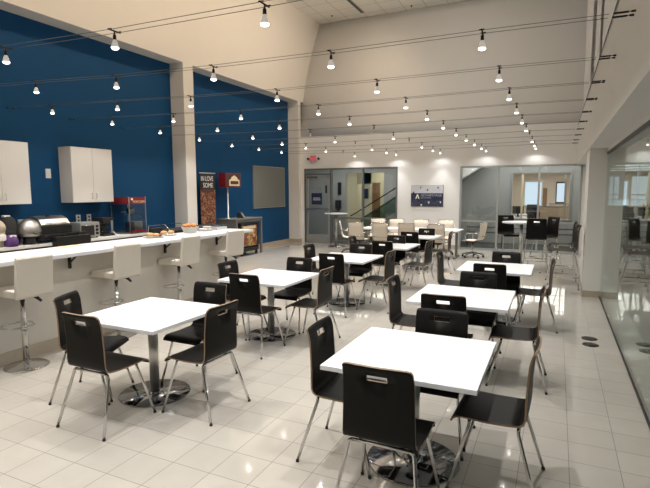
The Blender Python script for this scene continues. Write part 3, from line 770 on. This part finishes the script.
t = thing('pole_sign', 'red and brown box sign with cream shield on a pale pole', 'sign', (-8.08,11.10,1.035))
B(pipe).lathe([(.07,0),(.07,.01),(.018,.02),(.018,.86)], c=(0,-.13,0), n=14).make('pole', t)
B(red).box(-.13,.10,-.35,.35,.85,1.23,.006).make('box_case', t); B(bankbr).box(.10,.106,-.33,.33,.87,1.21).make('front_panel', t)
sh = B(ivory); sh.prism([(-.20,.89),(.26,.89),(.26,1.05),(.19,1.06),(.15,1.12),(.03,1.17),(-.09,1.12),(-.13,1.06),(-.20,1.05)], 'x', .106,.116); sh.make('shield', t)
B(bankbr).box(.116,.118,-.15,.21,.93,1.02).make('shield_band', t)
t = thing('tablet_stand', 'small black wedge display on the grey steel table', 'display', (-7.95,11.35,1.035), R(20))
B(blackp).prism([(-.08,0),(.12,0),(.02,.16),(-.06,.16)], 'y', -.10,.10).make('body', t); B(alum).prism([(.115,.02),(.12,.02),(.035,.15),(.03,.15)], 'y', -.07,.07).make('screen', t)

# ------------------------------------------------------------------ meeting tables and cream office chairs
for k, (x, lb) in enumerate(((-4.31,'white meeting table nearer the high table and glass door'),(-2.94,'white meeting table in front of the navy poster'))):
    t = thing('meeting_table', lb, 'table', (x,13.18,0))
    B(lam).box(-.683,.683,-.42,.42,.71,.742,.004).make('tabletop', t)
    for sx in (-1,1):
        B(darkal).box(sx*.58-.03,sx*.58+.03,-.04,.04,.05,.71).box(sx*.58-.03,sx*.58+.03,-.36,.36,0,.05,.01).box(sx*.58-.03,sx*.58+.03,-.30,.30,.68,.71).make('leg', t)
def office(label):
    t = thing('office_chair', label, 'chair', (0,0,0), 0, 'cream mesh office chairs at the meeting tables')
    # sitter faces +Y
    def pad(pts, half, name):
        mb = MB(); mb.m(meshfab); bm = mb.bm; n = len(pts); rows = []
        for (y, z) in pts: rows.append([bm.verts.new((x*half, y, z)) for x in (-1,-.5,0,.5,1)])
        for i in range(n-1):
            for j in range(4): f_ = bm.faces.new([rows[i][j],rows[i][j+1],rows[i+1][j+1],rows[i+1][j]]); f_.smooth = True
        o = mb.make(name, t); s_ = o.modifiers.new('solid','SOLIDIFY'); s_.thickness = .016; s_.offset = 0; return o
    pad([(-.30,.93),(-.275,.80),(-.25,.68),(-.235,.58),(-.215,.53)], .205, 'backrest')
    pad([(-.215,.53),(-.18,.475),(-.12,.46),(.05,.455),(.18,.46),(.23,.44)], .205, 'seat')
    for s_ in (-1,1):
        B(chrome).tube([(s_*.215,-.305,.94),(s_*.215,-.24,.60),(s_*.215,-.20,.485),(s_*.215,-.10,.455),(s_*.215,.18,.455),(s_*.215,.24,.43)], .011, 6).make('side_rail', t)
        B(chrome).tube([(s_*.22,-.26,.66),(s_*.255,-.20,.665),(s_*.26,.05,.655),(s_*.255,.12,.60),(s_*.22,.10,.46)], .011, 6).make('armrest', t)
    for z, y in ((.935,-.303),(.56,-.232)): B(chrome).tube([(-.215,y,z),(.215,y,z)], .012, 6).make('back_bar', t)
    B(blackp).box(-.10,.10,-.12,.10,.40,.445,.01).make('tilt_box', t); B(chrome).lathe([(.028,.12),(.028,.28),(.02,.285),(.02,.40)], n=12).make('gas_lift', t)
    for k in range(5):
        a = 2*PI*k/5+.3; e = (.28*math.cos(a), .28*math.sin(a))
        lg = B(darkal).tube([(0,0,.125),(e[0]*.5,e[1]*.5,.11),(e[0],e[1],.075)], [.028,.02,.015], 8).make('base_spoke', t)
        B(rubber).lathe([(.012,-.022),(.028,-.018),(.028,.018),(.012,.022)], c=(e[0],e[1],.03), n=12, axis='x').lathe([(.008,.03),(.008,.075)], c=(e[0],e[1],0), n=6).make('caster', lg)
    return t
OC = [(-4.88,12.58,0,'cream mesh office chair on the near side, first from the high table'),(-4.20,12.58,0,'cream mesh office chair on the near side, second from the high table'),
 (-3.50,12.66,0,'cream mesh office chair on the near side, third from the high table'),(-2.72,12.58,0,'cream mesh office chair on the near side, fourth from the high table'),
 (-4.86,13.80,180,'cream mesh office chair on the far side, first from the high table'),(-4.28,13.80,180,'cream mesh office chair on the far side, second from the high table'),
 (-3.55,13.80,180,'cream mesh office chair on the far side, third from the high table'),(-2.82,13.80,180,'cream mesh office chair on the far side, fourth from the high table'),
 (-5.32,12.98,-70,'cream mesh office chair at the end of the meeting table towards the glass door'),(-1.98,13.45,75,'cream mesh office chair seen side-on at the table end before the grey glazing')]
oc = None
for x, y, a, lb in OC:
    if oc is None: oc = office(lb); oc.location = (x,y,0); oc.rotation_euler.z = R(a)
    else: dup(oc, (x,y,0), R(a), lb)

# ------------------------------------------------------------------ cable lights
CY = [.50,1.71,2.92,4.15,5.40,6.57,7.76,8.97,10.20,11.42,12.63,13.87,14.82]
ORD = ['behind-the-camera rearmost','overhead behind-the-camera','nearest','second','third','fourth','fifth','sixth','seventh','eighth','ninth','tenth','farthest']
BX = [-.585,-1.89,-3.195,-4.55,-5.92,-7.35]
BZN, BZF = [2.90,2.90,2.915,2.955,3.02,3.07], [2.90,2.885,2.875,2.865,2.87,2.89]
def bz(j, k):
    q = min(1, max(0, (j-3)/5)); return BZN[k]*(1-q)+BZF[k]*q
OFF = {(9,0),(9,2),(9,3),(7,2),(7,3),(11,4)}
SKIP = {(12,5),(11,5)}
def cable(j, y):
    t = thing('light_cable', 'pair of thin lamp cables across the room, %s cable from the camera' % ORD[j], 'cable', (XR,y,3.02), 0, 'lamp cables across the room')
    for s_ in (-1,1):
        pts = [(0-.16,s_*.045,.0)]+[(x-XR, s_*.045, z+.13-3.02) for x, z in zip(BX, [bz(j,k) for k in range(6)])]+[(XB-XR, s_*.045, bz(j,5)+.16-3.02)]
        B(darkal).tube(pts, .0024, 5).make('wire', t)
        B(blackm).tube([(-.135,s_*.045,0),(-.13,s_*.045,0),(-.045,s_*.045,0),(-.04,s_*.045,0)], [.005,.0075,.0075,.005], 8).tube([(-.04,s_*.045,0),(-.03,s_*.045,0),(-.025,s_*.045,0),(0,s_*.045,0)], [.003,.003,.007,.009], 8).make('turnbuckle', t)
        B(blackm).tube([(XB-XR,s_*.045,bz(j,5)+.16-3.02),(XB-XR+.05,s_*.045,bz(j,5)+.16-3.02)], .009, 8).make('wall_anchor', t)
for j, y in enumerate(CY): cable(j, y)
def fixture(lit):
    t = thing('cable_spotlight', 'x', 'lamp', (0,0,0), 0, 'cable spotlights')
    B(blackm).tube([(0,-.06,.135),(0,.06,.135)], .006, 6).tube([(-.02,-.045,.14),(.02,-.045,.14)], .004, 6).tube([(-.02,.045,.14),(.02,.045,.14)], .004, 6).make('crossbar', t)
    B(blackm).lathe([(.006,.135),(.006,.11),(.013,.105),(.013,.07),(.010,.066)], n=10).make('socket', t)
    B(bulb_gl if lit else plastw).lathe([(.012,.068),(.018,.055),(.027,.022),(.029,.010)], n=14).make('reflector', t)
    B(bulb_on if lit else plastw).lathe([(.029,.010),(.026,.0),(.012,-.006)], n=14).make('lens', t)
    return t
protos = {}
COLD = ['first','second','third','fourth','fifth','sixth']
SPOTS = []
for j, y in enumerate(CY):
    for k in range(6):
        if (j,k) in SKIP: continue
        lit = (j,k) not in OFF
        lb = '%s reflector bulb, %s from the glass-wall end of the %s cable' % ('lit white' if lit else 'unlit', COLD[k], ORD[j])
        loc = (BX[k]+(.075 if j == 2 and k == 1 else 0), y, bz(j,k)-.005)
        if lit not in protos: protos[lit] = fixture(lit); o = protos[lit]; o.location = loc; o['label'] = lb
        else: o = dup(protos[lit], loc, 0, lb)
        if lit: SPOTS.append(loc)

# ------------------------------------------------------------------ rooms seen through the glazing
# corridor with the stair
w = B(greyp)
w.box(-9.6,-7.56, 18.0,18.15, 0,3.0); w.box(-6.0,-3.6, 18.0,18.15, 0,3.0); w.box(-7.56,-6.0, 18.0,18.15, 2.46,3.0)
w.box(-9.7,-9.6, YB+.18,18.15, 0,3.0)
w.box(-3.7,-3.6, YB+.18,17.5, 0,3.0)
w.m(hallc); w.box(-8.4,-4.9, 20.6,20.75, 0,2.8); w.box(-7.66,-7.56, 18.15,20.6, 0,2.8); w.box(-5.0,-4.9, 18.15,20.6, 0,2.8)
w.box(-7.36,-6.98, 19.2,19.3, 0,2.5); w.box(-7.56,-6.98,19.2,19.3,2.05,2.8)
struct(w.make('wall_corridor'))
struct(B(carpet).box(-9.6,1.0, YB+.05,26.5, -.1,0).box(1.0,7.0, YF,26.5, -.1,-.002).make('floor_outer'))
w = B(whitep); w.box(-9.7,-3.6, YB+.18,18.0, 3.0,3.1); w.box(-8.4,-4.9, 18.15,20.75, 2.8,2.9); w.box(-3.6,1.2, YB+.18,17.5, 3.0,3.1); w.box(-3.6,1.2, 17.5,26.5, 2.75,2.85); w.box(1.2,7.0, YB+.1,26.5, 2.75,2.85); w.box(.84,7.0, YF,YB+.1, 2.75,2.85)
struct(w.make('ceiling_outer'))
w = B(greyp)   # inner wall of the far lobby with the office opening
w.box(-3.6,-1.40, 17.5,17.62, 0,3.0); w.box(.40,1.15, 17.5,17.62, 0,3.0); w.box(-1.40,.40, 17.5,17.62, 2.36,3.0); w.box(-1.40,.40, 17.5,17.62, 0,.80)
struct(w.make('wall_lobby'))
w = B(offc)
w.box(-3.6,7.0, 26.0,26.15, 0,2.75); w.box(-3.7,-3.6, 17.62,26.15, 0,2.75); w.box(1.15,1.25, YB+.18,26.0, 0,3.0)
struct(w.make('wall_office'))
w = B(greyp); w.box(7.0,7.1, YF,26.0, 0,2.8); w.box(.745,1.16, YB+.0,YB+.18, 0,2.74); w.box(.84,7.0, YF-.15,YF, 0,2.8)
struct(w.make('wall_side'))
o = bpy.data.objects.new('window_4', None); COL.objects.link(o); struct(o)
m = B(alum); m.box(-1.42,-1.36, 17.47,17.65, .80,2.38); m.box(.36,.42, 17.47,17.65, .80,2.38); m.box(-1.36,.36, 17.47,17.65, 2.32,2.38); m.box(-1.36,.36, 17.47,17.65, .78,.84); m.make('frame', o)
B(ivory).box(-1.08,-1.02, 17.5,17.6, .84,2.32).make('mullion', o)
B(alum).box(.20,.24, 17.5,17.6, .84,2.32).make('mullion', o)
o = bpy.data.objects.new('window_5', None); COL.objects.link(o); struct(o)
B(dayl).box(-1.42,-.70, 25.97,25.98, 1.05,2.14).make('pane', o)
m = B(plastw); m.box(-1.48,-1.42, 25.93,26, .99,2.20); m.box(-.70,-.64, 25.93,26, .99,2.20); m.box(-1.42,-.70, 25.93,26, 2.14,2.20); m.box(-1.42,-.70, 25.93,26, .99,1.05); m.make('frame', o)
o = bpy.data.objects.new('door_2', None); COL.objects.link(o); struct(o)
B(wood).box(-.62,-.44, 25.94,26.0, 0,1.86).make('door_leaf', o); B(brushed).box(-.60,-.58, 25.90,25.94, .95,1.05).make('handle', o)
o = bpy.data.objects.new('door_3', None); COL.objects.link(o); struct(o)
m = B(blackm); m.box(-.06,-.02, 25.92,26, 0,2.15); m.box(.30,.36, 25.92,26, 0,2.15); m.box(-.02,.30, 25.92,26, 2.08,2.15); m.box(-.02,.30, 25.92,26, 0,1.2); m.make('door_leaf', o)
B(dayl).box(-.02,.30, 25.96,25.97, 1.2,2.08).make('pane', o)

t = thing('staircase', 'grey staircase rising behind the far window, with green glass sides', 'stairs', (-6.2,16.7,0))
sc = B(stone)
sl = .62
for k in range(9): sc.box(k*.27,k*.27+.30, -.45,.45, k*.168-.0,k*.168+.168)
sc.make('steps', t)
B(greyp).prism([(-.1,.05),(-.1,.22),(2.4,.22+2.5*sl),(2.4,.05+2.5*sl)], 'y', -.49,-.45).make('stringer', t)
B(railgl).prism([(-.05,.25),(-.05,.80),(2.4,.80+2.45*sl),(2.4,.25+2.45*sl)], 'y', -.475,-.465).make('glass_panel', t)
B(blackm).tube([(-.45,-.47,.88),(-.30,-.47,.95),(2.4,-.47,.95+2.7*sl-.05)], .022).make('handrail', t)
B(blackm).tube([(.28,-.50,.82),(.12,-.50,.80),(.10,-.50,.87),(.2,-.50,.90),(2.4,-.50,.90+2.2*sl)], .018).make('handrail', t)
t = thing('fire_extinguisher', 'dark extinguisher cabinet on the corridor wall behind the far window', 'extinguisher', (-7.86,17.98,1.0))
B(blackp).box(-.11,.11,-.12,0,.05,.40,.01).lathe([(.05,-.05),(.06,0),(.06,.25),(.02,.30)], c=(0,-.08,.05), n=12).make('body', t)
o = B(blackp).box(-7.90,-7.76, 17.96,17.995, 1.62,2.10).make('wall_plaque'); tag(o, 'narrow dark plaque on the corridor wall above the extinguisher', 'sign')
o = B(navy).box(-7.24,-7.06, 19.165,19.195, 1.45,1.85).make('hall_poster'); tag(o, 'dark poster on the cream hall wall behind the far window', 'poster')
t = thing('hall_door', 'brown wooden door in the cream hall behind the far window', 'door', (-6.98,19.55,0)); B(wood).box(-.02,.30,-.05,.04,.0,2.1).make('leaf', t); B(brushed).box(.22,.26,-.09,-.05,.98,1.06).make('handle', t)
t = thing('wall_phone', 'dark wall phone on the cream hall wall beside the stair', 'phone', (-5.6,20.58,1.55)); B(blackp).box(-.10,.10,-.06,0,-.16,.16,.02).make('body', t); B(blackp).box(-.08,-.03,-.10,-.06,-.14,.14,.015).make('handset', t)
t = thing('stair_soffit', 'pale sloping underside of a stair behind the grey glazing', 'stairs', (-2.9,16.9,0))
B(whitep).prism([(-.68,1.72),(.85,2.70),(.85,2.98),(-.68,2.98)], 'y', 0,.55).make('soffit', t); B(alum).prism([(-.68,1.69),(.85,2.67),(.85,2.71),(-.68,1.73)], 'y', -.02,.57).make('edge_trim', t)
t = thing('guard_rail', 'dark two-bar guard rail behind the lower far glazing', 'railing', (-1.0,16.1,0))
for z in (.46,.62): B(darkal).tube([(-1.6,0,z),(1.55,0,z)], .02).make('rail', t)
for x in (-1.55,-.5,.5,1.5): B(darkal).lathe([(.018,0),(.018,.64)], c=(x,0,0), n=8).make('post', t)
# office furniture
for k, (x, y, lb) in enumerate(((-.02,20.2,'tan office partition behind the lobby window opening, nearer one'),(.35,22.4,'tan office partition farther back in the office'))):
    t = thing('office_partition', lb, 'partition', (x,y,0)); B(tanpart).box(-.62,.62,-.03,.03,.08,1.14+k*.05,.006).make('panel', t); B(darkal).box(-.64,.64,-.035,.035,1.14+k*.05,1.17+k*.05).box(-.64,-.62,-.035,.035,0,1.14).box(.62,.64,-.035,.035,0,1.14).make('frame', t)
for x, y, lb in ((-1.15,20.4,'cluttered office desk with a dark monitor behind the lobby window'),(-1.0,22.8,'office desk farther back below the daylit window')):
    t = thing('office_desk', lb, 'desk', (x,y,0)); B(lam).box(-.55,.55,-.35,.35,.71,.74).make('desktop', t)
    for sx in (-.5,.5):
        for sy in (-.3,.3): B(darkal).box(sx-.02,sx+.02,sy-.02,sy+.02,0,.71).make('leg', t)
for x, y, lb in ((-1.35,20.45,'dark computer monitor on the cluttered desk, by the post'),(-.85,20.45,'dark computer monitor on the cluttered desk, beside its twin'),(-.95,22.85,'dark computer monitor below the daylit window')):
    t = thing('monitor', lb, 'monitor', (x,y,.74)); B(blackp).box(-.20,.20,-.02,.02,.12,.42,.005).make('screen', t); B(blackp).box(-.03,.03,-.01,.02,.01,.14).box(-.1,.1,-.08,.08,0,.012).make('stand', t)
t = thing('task_chair', 'black office chair at the desk behind the lobby window', 'chair', (-.75,19.5,0)); B(blackf).box(-.23,.23,-.23,.23,.44,.51,.02).make('seat', t); B(blackf).box(-.21,.21,-.26,-.21,.55,1.02,.02).make('backrest', t); B(blackm).lathe([(.25,.03),(.05,.07),(.03,.09),(.03,.44)], n=10).box(-.02,.02,-.24,-.2,.47,.6).make('base', t)
for k, (x, y) in enumerate(((-.6,19.0),(-.3,21.5),(-.9,23.8),(.5,20.5))):
    t = thing('ceiling_light', 'lit rectangular ceiling panel in the far office, %s from the lobby window' % ['first','second','third','fourth'][k], 'light', (x,y,2.75), 0, 'office ceiling panels')
    B(panel_l).box(-.28,.28,-.58,.58,-.012,-.005).make('diffuser', t); B(plastw).box(-.30,.30,-.60,-.58,-.02,0).box(-.30,.30,.58,.60,-.02,0).box(-.30,-.28,-.58,.58,-.02,0).box(.28,.30,-.58,.58,-.02,0).make('frame', t)

# ------------------------------------------------------------------ light
def area(name, loc, rot, sx, sy, power, col, parent=None):
    l = bpy.data.lights.new(name, 'AREA'); l.shape = 'RECTANGLE'; l.size = sx; l.size_y = sy; l.energy = power; l.color = col
    o = bpy.data.objects.new(name, l); COL.objects.link(o); o.location = loc; o.rotation_euler = rot
    return o
for i, (x, y, z) in enumerate(SPOTS):
    dim = .42 if y > 14.3 else 1
    for ang, pw, bl in ((78, SPOT_W, 1.), (156, SPILL_W, .6)):       # the beam of the reflector bulb and its spill
        l = bpy.data.lights.new('bulb_light', 'SPOT'); l.energy = pw*dim; l.color = (1,.98,.945); l.spot_size = R(ang); l.spot_blend = bl; l.shadow_soft_size = .016
        o = bpy.data.objects.new('bulb_light', l); COL.objects.link(o); o.location = (x, y, z-.02)
# warm lamp bars hung high under the ceiling
for k, y in enumerate((1.2,4.25,7.3,10.35,13.0)):
    t = thing('lamp_bar', 'warm lit lamp bar hung high below the ceiling, %s from the camera' % ORD[k+2], 'lamp', (-4.6,y,7.55), 0, 'warm lamp bars')
    for nm, mb_ in (('housing', B(alum).box(-.09,.09,-1.5,1.5,0,.08,.01)),('diffuser', B(lampbar).box(-.07,.07,-1.48,1.48,-.01,0))): mb_.make(nm, t).rotation_euler.y = R(48)
    for s_ in (-1.2,1.2): B(alum).lathe([(.006,.08),(.006,.20)], c=(0,s_,0), n=6).make('hanger', t)
    area('lamp_bar_light', (-4.62,y,7.53), (0,R(48),0), .14, 2.9, BAR_W, (1,.75,.52)).data.spread = R(165)
t = thing('lamp_bar', 'added unseen lamp bar above the view, brightening the upper far wall', 'lamp', (-2.8,10.6,7.55), 0, 'warm lamp bars')  # extra bar out of view, added to brighten the upper far wall
for nm, mb_ in (('housing', B(alum).box(-2.6,2.6,-.09,.09,0,.08,.01)),('diffuser', B(lampbar).box(-2.58,2.58,-.07,.07,-.01,0))): mb_.make(nm, t).rotation_euler.x = R(48)
for s_ in (-2.,2.): B(alum).lathe([(.006,.08),(.006,.20)], c=(s_,0,0), n=6).make('hanger', t)
area('lamp_bar_light', (-2.8,10.62,7.53), (R(48),0,0), 5.1, .14, 95, (1,.88,.76)).data.spread = R(165)  # wash from the added bar onto the far wall
area('office_light', (-.3,21.5,2.70), (0,0,0), 3.5, 6, 420, (1,.95,.88))
area('hall_light', (-6.3,19.6,2.75), (0,0,0), 1.6, 1.8, 60, (1,.95,.80))
area('corridor_light', (-6.6,16.6,2.95), (0,0,0), 3.5, 1.2, 105, (1,.97,.92))
area('lobby_light', (-1.0,16.4,2.95), (0,0,0), 3.5, 1.2, 110, (1,.98,.95))
area('side_room_light', (4.0,6,2.7), (0,0,0), 3, 10, 120, (1,1,.97))
area('side_office_light', (4.0,21,2.6), (0,0,0), 4, 8, 120, (1,.98,.94))
o = bpy.data.objects.new('window_6', None); COL.objects.link(o); struct(o)
B(dayl).box(2.12,3.60, 25.96,25.97, 1.05,2.36).make('pane', o)
m = B(plastw); m.box(2.06,2.12, 25.9,26, 1.0,2.42); m.box(3.60,3.66, 25.9,26, 1.0,2.42); m.box(2.12,3.60, 25.9,26, 2.36,2.42); m.box(2.12,3.60, 25.9,26, 1.0,1.05); m.make('frame', o)
B(plastw).box(2.28,2.32, 25.9,25.95, 1.05,2.36).make('mullion', o); B(alum).box(2.95,2.99, 25.9,25.95, 1.05,2.36).make('mullion', o)
B(alum).box(2.12,3.6, 25.9,25.95, 1.52,1.56).make('mullion', o); B(alum).box(2.12,3.6, 25.9,25.95, 1.30,1.33).make('mullion', o)
t = thing('window_blind', 'cream blind drawn over the middle of the window beyond the glass wall', 'blind', (2.72,25.86,1.05))
B(leather).box(-.22,.22,-.015,.015,.35,1.30).make('slats', t); B(plastw).box(-.23,.23,-.025,.025,1.30,1.35).make('headrail', t); B(tanpart).box(-.22,.22,-.02,.02,.31,.35).make('bottom_rail', t)
for k, y in enumerate((19.0,21.5,24.0)):
    t = thing('ceiling_light', 'long lit ceiling strip beyond the glass wall, %s from the camera' % ['nearest','second','farthest'][k], 'light', (3.6,y,2.58), 0, 'lit ceiling strips beyond the glass wall')
    B(panel_l).box(-1.9,1.9,-.06,.06,-.01,0).make('diffuser', t); B(plastw).box(-1.92,1.92,-.08,.08,0,.06).make('housing', t)
    for s_ in (-1.6,1.6): B(plastw).box(s_-.01,s_+.01,-.01,.01,.06,.17).make('hanger', t)
for k, (x, y, lb) in enumerate(((2.6,15.6,'white office counter beyond the glass wall, nearer the column'),(3.6,19.5,'white office counter farther back beyond the glass wall'))):
    t = thing('office_counter', lb, 'counter', (x,y,0)); B(lam).box(-.9,.9,-.3,.3,.98,1.02).make('countertop', t); B(tanpart).box(-.86,.86,-.26,.26,.0,.98).make('body', t)
for k, (x, y, z, lb) in enumerate(((2.2,15.6,1.02,'dark leafy pot plant on the office counter beyond the glass wall'),(3.5,19.5,1.02,'dark leafy pot plant on the farther counter beyond the glass wall'))):
    t = thing('pot_plant', lb, 'plant', (x,y,z)); B(tanbase).lathe([(.08,0),(.11,.18),(.10,.18)], n=14).make('pot', t)
    lv = B(leafm)
    for q in range(40):
        a = q*2.4; el = .3+.9*random.random(); L_ = .18+.14*random.random()
        d_ = Vector((math.cos(a)*math.cos(el), math.sin(a)*math.cos(el), math.sin(el))); c_ = Vector((0,0,.18)); sd = Vector((-math.sin(a), math.cos(a), 0))*.035
        lv.face([c_+d_*.05, c_+d_*L_*.6+sd, c_+d_*L_, c_+d_*L_*.6-sd])
    lv.make('leaves', t)

W = bpy.data.worlds.new('world'); S.world = W; W.use_nodes = True
W.node_tree.nodes['Background'].inputs['Color'].default_value = (.02,.02,.02,1)
S.view_settings.view_transform = 'Standard'; S.view_settings.look = 'None'; S.view_settings.gamma = 1; S.view_settings.use_curve_mapping = False
S.view_settings.exposure = EXPO
S.cycles.max_bounces = 8; S.cycles.diffuse_bounces = 5; S.cycles.glossy_bounces = 4; S.cycles.transparent_max_bounces = 12
S.cycles.use_denoising = True
S.cycles.sample_clamp_indirect = 4
